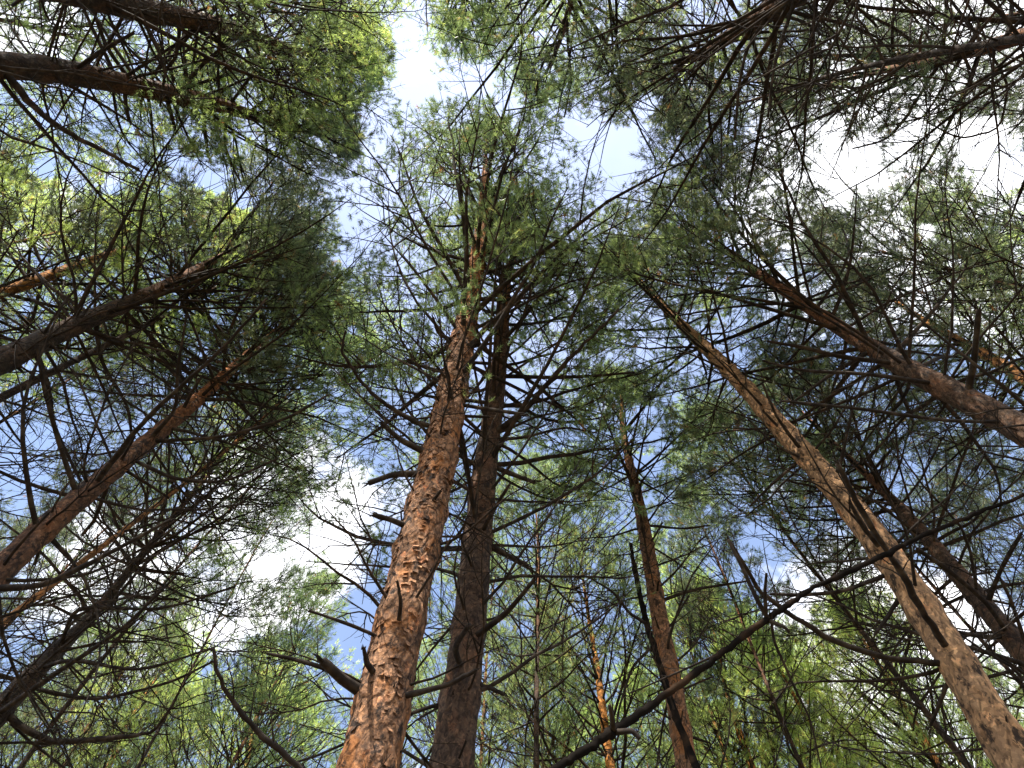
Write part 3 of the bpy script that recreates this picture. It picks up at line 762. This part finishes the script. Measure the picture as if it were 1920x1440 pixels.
build_tree('pine_tree', 'dark mottled trunk crossing the upper left corner, the lower of the two bare ones', t9, 109, bark=M_BARK_SHADED, needles=M_NEEDLE_SHADED, detail=2,
           crown_r=1.7, crown_base=.55, dead=1.2, dead_len=2.2, shootm=20, tint0=.5, group=None,
           traced=[([(0, 140), (60, 200), (130, 252), (190, 280), (260, 318)], 15, 6, 1.0), ([(135, 128), (190, 95), (250, 62)], 10, 6, .95), ([(232, 160), (236, 200), (243, 228)], 9, 6, 1.0), ([(310, 175), (320, 210), (328, 242)], 9, 6, 1.0),
                   ([(380, 195), (384, 250), (392, 296)], 9, 5, 1.0), ([(425, 205), (420, 270), (435, 310), (450, 340)], 7, 3, 1.0), ([(330, 165), (390, 110), (440, 70)], 9, 4, .97), ([(250, 155), (200, 90), (175, 20)], 10, 5, .95)])
t10 = TR([(80, -30, 54), (180, -2, 50), (260, 18, 46), (350, 34, 40), (430, 52, 32), (520, 84, 20), (590, 102, 12)], 5.4, (680, 128), 12.5, .88)
build_tree('pine_tree', 'dark trunk with pale mottling along the top edge, turning orange near its tip', t10, 110, bark=M_BARK_SHADED, needles=M_NEEDLE, detail=2,
           crown_r=1.7, crown_base=.58, dead=1.1, dead_len=2.0, shootm=20, tint0=.5, group=None, traced=[([(340, 40), (330, 110), (310, 130), (300, 200)], 8, 4, 1.0), ([(260, 30), (300, 100), (310, 140)], 9, 5, 1.0)])
t11 = TR([(1078, -25, 19), (1065, 25, 15), (1048, 85, 10)], 9.0, (1020, 145), 12.6)
build_tree('pine_tree', 'pine hanging from the top edge with long curved branches sweeping down around a thin stem', t11, 111, bark=M_BARK_GREY, needles=M_NEEDLE, detail=1,
           crown_r=2.5, crown_base=.60, dead=.5, dead_len=1.6, tint0=.6, dens=.85, group=None,
           traced=[([(1075, 10), (1110, 70), (1150, 140), (1190, 220), (1230, 300)], 7, 3, 1.0), ([(1070, 20), (1040, 80), (1012, 130), (1005, 180)], 7, 3, 1.0), ([(1080, 0), (1125, 60), (1160, 120), (1162, 180)], 7, 3, 1.0),
                   ([(1068, 30), (1064, 80), (1072, 150), (1058, 220)], 6, 3, 1.0), ([(1085, -10), (1160, 40), (1200, 70), (1235, 80)], 6, 3, 1.0)])
t12 = TR([(858, -160, 28), (862, -60, 20)], 8.6, (872, 48), 12.4)
build_tree('pine_tree', 'sparse crown with drooping twigs at the top edge above the biggest pine', t12, 112, bark=M_BARK_GREY, needles=M_NEEDLE, detail=1,
           crown_r=2.2, crown_base=.58, dead=.6, dead_len=1.6, tint0=.55, dens=.9, group=None)
t13 = TR([(1530, -40, 56), (1460, 10, 46), (1400, 48, 36), (1330, 92, 24), (1275, 124, 14)], 5.2, (1215, 160), 12.5, .9)
build_tree('pine_tree', 'nearly black trunk slanting from the top edge into dense dark twigs', t13, 113, bark=M_BARK_SHADED, needles=M_NEEDLE_SHADED, detail=2,
           crown_r=1.9, crown_base=.52, dead=1.25, dead_len=2.1, shootm=20, tint0=.45, group=None,
           traced=[([(1450, 20), (1400, 90), (1385, 160), (1378, 260)], 9, 4, .97), ([(1500, -10), (1470, 60), (1450, 130), (1440, 220)], 9, 4, .97)])
t14 = TR([(1940, 62, 38), (1860, 85, 32), (1790, 106, 26), (1700, 122, 20), (1630, 138, 13)], 6.4, (1500, 170), 12.5)
build_tree('pine_tree', 'trunk with a gold sunlit patch in the upper right corner against white cloud', t14, 114, bark=M_BARK_GREY, needles=M_NEEDLE_SHADED, detail=2,
           crown_r=2.0, crown_base=.52, dead=.8, dead_len=1.9, tint0=.4, dens=.72, group=None,
           traced=[([(1770, 100), (1740, 150), (1700, 220), (1660, 265), (1600, 278)], 8, 3, 1.0), ([(1765, 90), (1775, 30), (1775, -20)], 9, 6, .97), ([(1675, 135), (1672, 60), (1680, -20)], 7, 4, .97), ([(1850, 90), (1890, 150), (1880, 240), (1800, 262), (1740, 230)], 5, 3, 1.0)])
t15 = TR([(1940, 722, 32), (1860, 672, 27), (1800, 640, 21), (1740, 605, 14)], 7.6, (1640, 540), 12.2)
build_tree('pine_tree', 'short stretch of bright orange trunk at the right edge above the dull brown one', t15, 115, bark=M_BARK_ORANGE, needles=M_NEEDLE_SHADED, detail=1,
           crown_r=1.7, crown_base=.58, dead=.9, dead_len=1.9, tint0=.5, group=None)
t16 = TR([(1950, 1262, 62), (1850, 1140, 52), (1760, 1035, 42), (1690, 955, 32), (1640, 905, 20)], 4.9, (1470, 740), 12.0, .68)
build_tree('pine_tree', 'shadowed trunk running close behind the smooth tan one at the lower right edge', t16, 116, bark=M_BARK_GREY, needles=M_NEEDLE_SHADED, detail=2,
           crown_r=1.7, crown_base=.56, dead=1.2, dead_len=2.1, tint0=.5, group=None,
           traced=[([(1900, 1190), (1850, 1130), (1780, 1070), (1720, 1030)], 11, 7, .93), ([(1855, 1135), (1880, 1060), (1915, 1000)], 10, 6, .95)])
t17 = TR([(-20, 1355, 54), (60, 1265, 46), (110, 1215, 36), (165, 1165, 24)], 5.6, (480, 780), 12.4)
build_tree('pine_tree', 'almost black leaning trunk deep in the tangle at the lower left edge', t17, 117, bark=M_BARK_SHADED, needles=M_NEEDLE_SHADED, detail=2,
           crown_r=1.7, crown_base=.6, dead=1.25, dead_len=2.2, tint0=.5, dens=.8, group=None,
           traced=[([(0, 1350), (100, 1265), (230, 1180), (330, 1080)], 12, 4, .9), ([(60, 1300), (180, 1315), (320, 1280), (400, 1240)], 8, 4, 1.0), ([(0, 1335), (90, 1395), (200, 1385), (290, 1375), (330, 1310)], 14, 4, .95),
                   ([(0, 1200), (130, 1235), (260, 1260), (400, 1215)], 9, 4, .95), ([(0, 1120), (140, 1135), (300, 1145), (440, 1100)], 8, 4, .93)])
t18 = TR([(1775, 1465, 23), (1730, 1385, 19), (1690, 1315, 14)], 8.9, (1600, 1170), 10.0)
t19 = TR([(1575, 1460, 15), (1530, 1380, 12), (1505, 1335, 9)], 10.5, (1450, 1230), 9.8)
t20 = TR([(1415, 1455, 19), (1385, 1370, 16), (1360, 1290, 11)], 10.0, (1330, 1140), 10.6)
t21 = TR([(1148, 1460, 23), (1132, 1350, 20), (1120, 1250, 15), (1110, 1200, 11)], 8.2, (1085, 1030), 10.6)
t22 = TR([(458, 1460, 13), (468, 1400, 11), (478, 1360, 9)], 13, (500, 1250), 13.5)
t23 = TR([(195, 1460, 13), (220, 1400, 11), (245, 1345, 8)], 12, (320, 1230), 13.0)
for i, (t, lb, cr, nd, sd) in enumerate([
        (t18, 'thin bright orange stem in pale green foliage below the tan trunk, nearest that trunk', 1.5, M_NEEDLE_LIT, 118),
        (t19, 'thinnest of the three orange stems in yellow-green foliage between slim red-brown and tan trunks', 1.3, M_NEEDLE_LIT, 119),
        (t20, 'thin sunlit orange stem just right of the crooked slim red-brown pine', 1.5, M_NEEDLE_LIT, 120),
        (t21, 'thin orange stem at the bottom edge left of the crooked slim red-brown pine', 1.4, M_NEEDLE, 121),
        (t22, 'far slender pine with bright green crown at the bottom edge left of the biggest trunk', 1.8, M_NEEDLE_LIT, 122),
        (t23, 'far slender pine with yellow-green crown near the bottom left corner', 1.8, M_NEEDLE_LIT, 123)]):
    build_tree('pine_tree', lb, t, sd, bark=M_BARK_ORANGE, needles=nd, detail=1, crown_r=cr * 1.15, crown_base=.45, openness=.65, dead=.6, dead_len=1.3, tint0=.7, shootm=15, group='far orange-stemmed pines along the bottom')

# a leaning dead stem across the lower right and a thin dead one beside the slim pine
def dead_stem(name, label, px, deps, seed, cat='dead tree', traced=()):
    rng = np.random.RandomState(seed)
    pts = np.array([pix_dir(u, v) * d for (u, v, w), d in zip(px, deps)]) + CAM
    rad = np.array([.5 * w * d / F for (u, v, w), d in zip(px, deps)])
    p0, p1 = pts[0], pts[1]
    low = p0 + (p0 - p1) / (p0[2] - p1[2]) * (-.1 - p0[2]) if False else None
    d = (p1 - p0) / (p1[2] - p0[2])
    g = p0 - d * (p0[2] + .1)
    pts = np.vstack([g, pts]); rad = np.concatenate([[rad[0] * 1.35], rad])
    n = len(pts); s = np.linspace(0, n - 1, 10 * n); i = np.clip(s.astype(int), 0, n - 2); f = (s - i)[:, None]
    P = pts[i] * (1 - f) + pts[i + 1] * f; R = rad[i] * (1 - f[:, 0]) + rad[i + 1] * f[:, 0]
    for _ in range(3): P[1:-1] = (P[:-2] + 2 * P[1:-1] + P[2:]) / 4
    P[1:-1] += rng.normal(0, .003, P[1:-1].shape); R = R * (1 + (vnoise(P * 7) - .5) * .30 + .22 * np.exp(-((np.arange(len(R)) % 10) / 1.2) ** 2))
    root = bpy.data.objects.new(name, None); scn.collection.objects.link(root); root.location = P[0]
    root['label'] = label; root['category'] = cat
    def put(nm, v, f, mat):
        o = mesh_obj(nm, v, f, mat, root, smooth=True); o.location = -P[0]
    v, f = tubes(P[None], R[None], 14); put('stem', v, f, M_WOOD_SHADED)
    for (q, ds, w0, w1) in traced:
        A = np.array([pix_dir(u, v) * dd for (u, v), dd in zip(q, ds)]) + CAM
        k = len(A); s = np.linspace(0, k - 1, 6 * k); i = np.clip(s.astype(int), 0, k - 2); f = (s - i)[:, None]
        A = A[i] * (1 - f) + A[i + 1] * f
        for _ in range(2): A[1:-1] = (A[:-2] + 2 * A[1:-1] + A[2:]) / 4
        Rr = .5 * ds[0] / F * np.linspace(w0, w1, len(A))
        parts = [tubes(A[None], Rr[None], 7)]
        ln = np.linalg.norm(np.diff(A, axis=0), axis=1).sum()
        if ln > .5:
            ix = np.linspace(0, len(A) - 1, 9).astype(int)
            Q, ql = side_shoots(A[None][:, ix], np.array([ln]), rng, 6, .3, .98, .35, up=.2, kink=.12, flat=.3)
            parts.append(tubes(Q, twig_radii(ql, 5, .0018), 4))
        v, f = join(parts); put('branch' if ln > .5 else 'stub', v, f, M_WOOD)
    return root
dead_stem('dead_sapling', 'long dark bare dead stem slanting across the lower right in front of the trunks',
          [(1035, 1445, 18), (1100, 1405, 15), (1152, 1370, 17), (1240, 1310, 13), (1340, 1235, 11), (1440, 1160, 12), (1520, 1105, 9), (1640, 1050, 11), (1720, 1010, 9), (1800, 975, 8), (1930, 925, 6)],
          [2.35, 2.45, 2.55, 2.7, 2.85, 3.0, 3.12, 3.3, 3.42, 3.55, 3.75], 201,
          traced=[([(1150, 1372), (1148, 1345), (1143, 1322)], [2.55, 2.5, 2.48], 14, 6), ([(1150, 1374), (1185, 1370), (1200, 1385)], [2.55, 2.5, 2.48], 13, 8),
                  ([(1440, 1160), (1420, 1125), (1390, 1060), (1365, 1012)], [3.0, 3.0, 3.05, 3.1], 10, 6), ([(1437, 1162), (1350, 1225), (1250, 1270), (1180, 1300)], [3.0, 3.1, 3.2, 3.3], 6, 3),
                  ([(1440, 1163), (1470, 1175), (1480, 1185)], [3.0, 2.95, 2.95], 9, 5), ([(1445, 1150), (1450, 1200), (1490, 1290), (1520, 1350), (1540, 1440)], [3.0, 3.0, 3.0, 3.0, 3.0], 6, 3),
                  ([(1436, 1150), (1434, 1110), (1437, 1075)], [3.0, 2.97, 2.95], 8, 5)])
dead_stem('dead_sapling', 'thin dark dead stem rising close along the left side of the crooked slim pine',
          [(1290, 1400, 14), (1262, 1330, 13), (1238, 1250, 12), (1212, 1170, 10), (1195, 1090, 10), (1182, 1020, 6)], [4.6, 5.0, 5.5, 6.1, 6.8, 7.5], 202,
          traced=[([(1212, 1170), (1180, 1150), (1150, 1110), (1100, 1080)], [6.1, 6.1, 6.1, 6.1], 7, 3), ([(1225, 1210), (1185, 1250), (1160, 1330), (1155, 1370)], [5.8, 5.6, 5.4, 5.3], 6, 3)])

# crowns whose stems hide behind the nearer trunks ---------------------
FILL = [  # tip (u, v), height over the camera, stem radius, crown radius, needles, tint, density, label
    ((1300, 205), 13.2, .05, 1.4, M_NEEDLE_SHADED, .5, .8, 'crown of small dark tufts against blue sky near the slanting black trunk'),
    ((1570, 450), 12.6, .09, 2.2, M_NEEDLE_SHADED, .35, 1.15, 'dark dense crown right below the white cloud gap'),
    ((1760, 400), 12.4, .10, 1.6, M_NEEDLE, .6, .8, 'lighter green crown standing up into the white cloud at right'),
    ((1890, 490), 12.8, .09, 1.7, M_NEEDLE_LIT, .55, .8, 'pale crown at the right edge below the white cloud'),
    ((520, 470), 13.0, .10, 1.6, M_NEEDLE_SHADED, .5, .9, 'dark round crown above the tip of the orange-flecked left trunk'),
    ((235, 400), 12.7, .09, 1.7, M_NEEDLE_LIT, .5, .8, 'yellow-green crown just under the blue gap at upper left'),
    ((60, 410), 13.2, .09, 1.8, M_NEEDLE_LIT, .6, .8, 'pale green crown at the left edge above the slender orange trunk'),
    ((330, 130), 13.4, .09, 2.0, M_NEEDLE, .7, .7, 'sunlit yellowish crown behind the two dark upper-left trunks'),
    ((640, 60), 13.0, .09, 1.6, M_NEEDLE_LIT, .6, .8, 'light green crown at the top edge left of the sky gap'),
    ((1690, 60), 12.5, .09, 1.7, M_NEEDLE_SHADED, .4, .6, 'loose dark crown against white cloud along the top edge'),
    ((1860, 180), 12.4, .09, 1.7, M_NEEDLE_SHADED, .4, .55, 'thin dark crown against white cloud at the right edge'),
    ((640, 640), 13.0, .07, 2.0, M_NEEDLE_LIT, .5, 1.0, 'soft green crown left of the biggest pine at half height'),
    ((1000, 900), 12.5, .10, 1.7, M_NEEDLE, .5, .85, 'dense crown low behind the right side of the paired trunks'),
    ((1330, 800), 12.6, .09, 1.7, M_NEEDLE, .5, .8, 'mid green crown between the crooked slim pine and the tan trunk'),
    ((1290, 930), 12.4, .09, 1.2, M_NEEDLE_SHADED, .4, .8, 'dark crown left of the small blue gap by the tan trunk'),
    ((1560, 860), 12.4, .09, 1.8, M_NEEDLE_SHADED, .4, .85, 'dark crown beneath the lower side of the tan trunk'),
    ((1800, 900), 12.4, .09, 2.0, M_NEEDLE_SHADED, .4, 1.1, 'very dark crown filling the gap between tan and dull brown trunks'),
    ((540, 930), 13.4, .05, 1.4, M_NEEDLE, .5, .6, 'small thin crown of scattered tufts hanging in the white cloud gap'),
    ((560, 800), 13.2, .07, 1.7, M_NEEDLE, .6, .7, 'thin grey-green crown breaking up the left edge of the white cloud gap'),
    ((250, 640), 12.8, .09, 1.8, M_NEEDLE_SHADED, .5, .8, 'shaded crown between the two thick left-edge trunks'),
    ((300, 890), 12.6, .09, 1.5, M_NEEDLE_SHADED, .5, .7, 'dark crown below the orange-flecked left trunk'),
    ((330, 1120), 13.0, .09, 1.7, M_NEEDLE_SHADED, .5, .8, 'shaded crown below the white cloud gap at lower left'),
    ((600, 1110), 12.5, .09, 1.6, M_NEEDLE, .5, .8, 'grey-green crown right of the white gap, left of the biggest trunk base'),
    ((90, 1000), 13.0, .09, 1.7, M_NEEDLE_SHADED, .5, .7, 'dark crown hugging the left edge in the lower tangle'),
    ((1020, 1170), 12.6, .09, 1.7, M_NEEDLE, .55, .85, 'crown behind the lower paired trunks, right side'),
    ((1600, 1170), 12.0, .09, 1.9, M_NEEDLE_LIT, .6, .85, 'large bright yellow-green crown under the slanting dead stem'),
    ((1390, 1190), 12.5, .09, 1.7, M_NEEDLE_LIT, .6, .85, 'bright crown right of the crooked slim pine beneath the dead stem'),
    ((1840, 1290), 12.5, .09, 1.9, M_NEEDLE, .5, .8, 'green crown behind the base of the tan trunk at lower right'),
    ((780, 1250), 13.5, .09, 1.8, M_NEEDLE_LIT, .5, .85, 'bright crown showing between and behind the paired trunk bases'),
    ((60, 1330), 14.0, .09, 1.9, M_NEEDLE_LIT, .5, .8, 'low green crown in the bottom left corner'),
    ((930, 1060), 12.8, .08, 1.9, M_NEEDLE, .6, .95, 'grey-green crown low between the paired trunks and the thin orange stem'),
    ((1250, 1060), 12.6, .08, 1.8, M_NEEDLE_LIT, .5, .9, 'soft green crown directly behind the middle of the crooked slim pine'),
    ((1480, 1230), 12.8, .08, 2.0, M_NEEDLE_LIT, .6, .95, 'bright yellow-green crown below the long dead stem, midway along it'),
    ((1700, 1290), 13.0, .08, 2.0, M_NEEDLE_LIT, .55, .95, 'green crown at the bottom edge left of the tan trunk base'),
    ((1330, 1360), 13.6, .08, 2.0, M_NEEDLE_LIT, .65, .95, 'yellow-green crown at the bottom edge just right of the crooked slim pine'),
    ((1080, 1370), 13.6, .08, 2.0, M_NEEDLE_LIT, .6, .95, 'green crown at the bottom edge below the thick end of the long dead stem'),
    ((560, 1330), 14.0, .08, 2.0, M_NEEDLE_LIT, .6, .95, 'bright green crown at the bottom edge behind the curved dead branch'),
    ((330, 1310), 13.6, .08, 2.1, M_NEEDLE_LIT, .65, .95, 'brightest yellow-green crown near the bottom edge in the left quarter'),
    ((190, 1210), 13.0, .08, 1.8, M_NEEDLE, .5, .85, 'mid green crown above the bottom left corner'),
    ((1190, 1290), 13.5, .09, 1.7, M_NEEDLE_LIT, .5, .8, 'light green crown low behind the crooked slim pine'),
]
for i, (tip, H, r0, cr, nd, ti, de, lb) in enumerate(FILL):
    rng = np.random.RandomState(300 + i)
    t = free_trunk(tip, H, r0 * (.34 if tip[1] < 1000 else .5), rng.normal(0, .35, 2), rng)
    build_tree('pine_tree', lb, t, 300 + i, bark=M_BARK_ORANGE if nd is M_NEEDLE_LIT else M_BARK_SHADED, needles=nd, detail=1 if i % 3 else 1, crown_r=cr, crown_base=.6 if tip[1] < 1000 else .42, openness=.62 if tip[1] < 1000 else .62,
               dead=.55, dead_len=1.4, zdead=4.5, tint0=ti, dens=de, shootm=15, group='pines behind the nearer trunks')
# the stand goes on behind the camera: these shade the stems in front of it
for i, (x, y) in enumerate([(2.1, -4.4), (.9, -6.6), (-4.6, -5.0), (4.6, -3.9), (3.9, -7.0), (-5.4, -3.4), (-5.0, -6.8), (6.6, -5.8)]):
    rng = np.random.RandomState(500 + i)
    H = rng.uniform(11.6, 13.2); zz = np.arange(-.15, H + 1.6, .3); t_ = np.clip(zz / (H + 1.6), 0, 1)
    t = Trunk(np.stack([x + .2 * np.sin(t_ * 3 + i), y + .2 * np.sin(t_ * 4 + 2 * i), zz], -1), .11 * (1 - t_) ** .7 + .01)
    build_tree('pine_tree', 'pine standing behind the viewer, outside the picture', t, 500 + i, bark=M_BARK_GREY, needles=M_NEEDLE, detail=0, crown_r=1.8, crown_base=.55,
               dead=.3, dead_len=1.4, zdead=6, dens=.9, shootm=14, group='pines behind the viewer')
print('BUDGET', BUDGET)
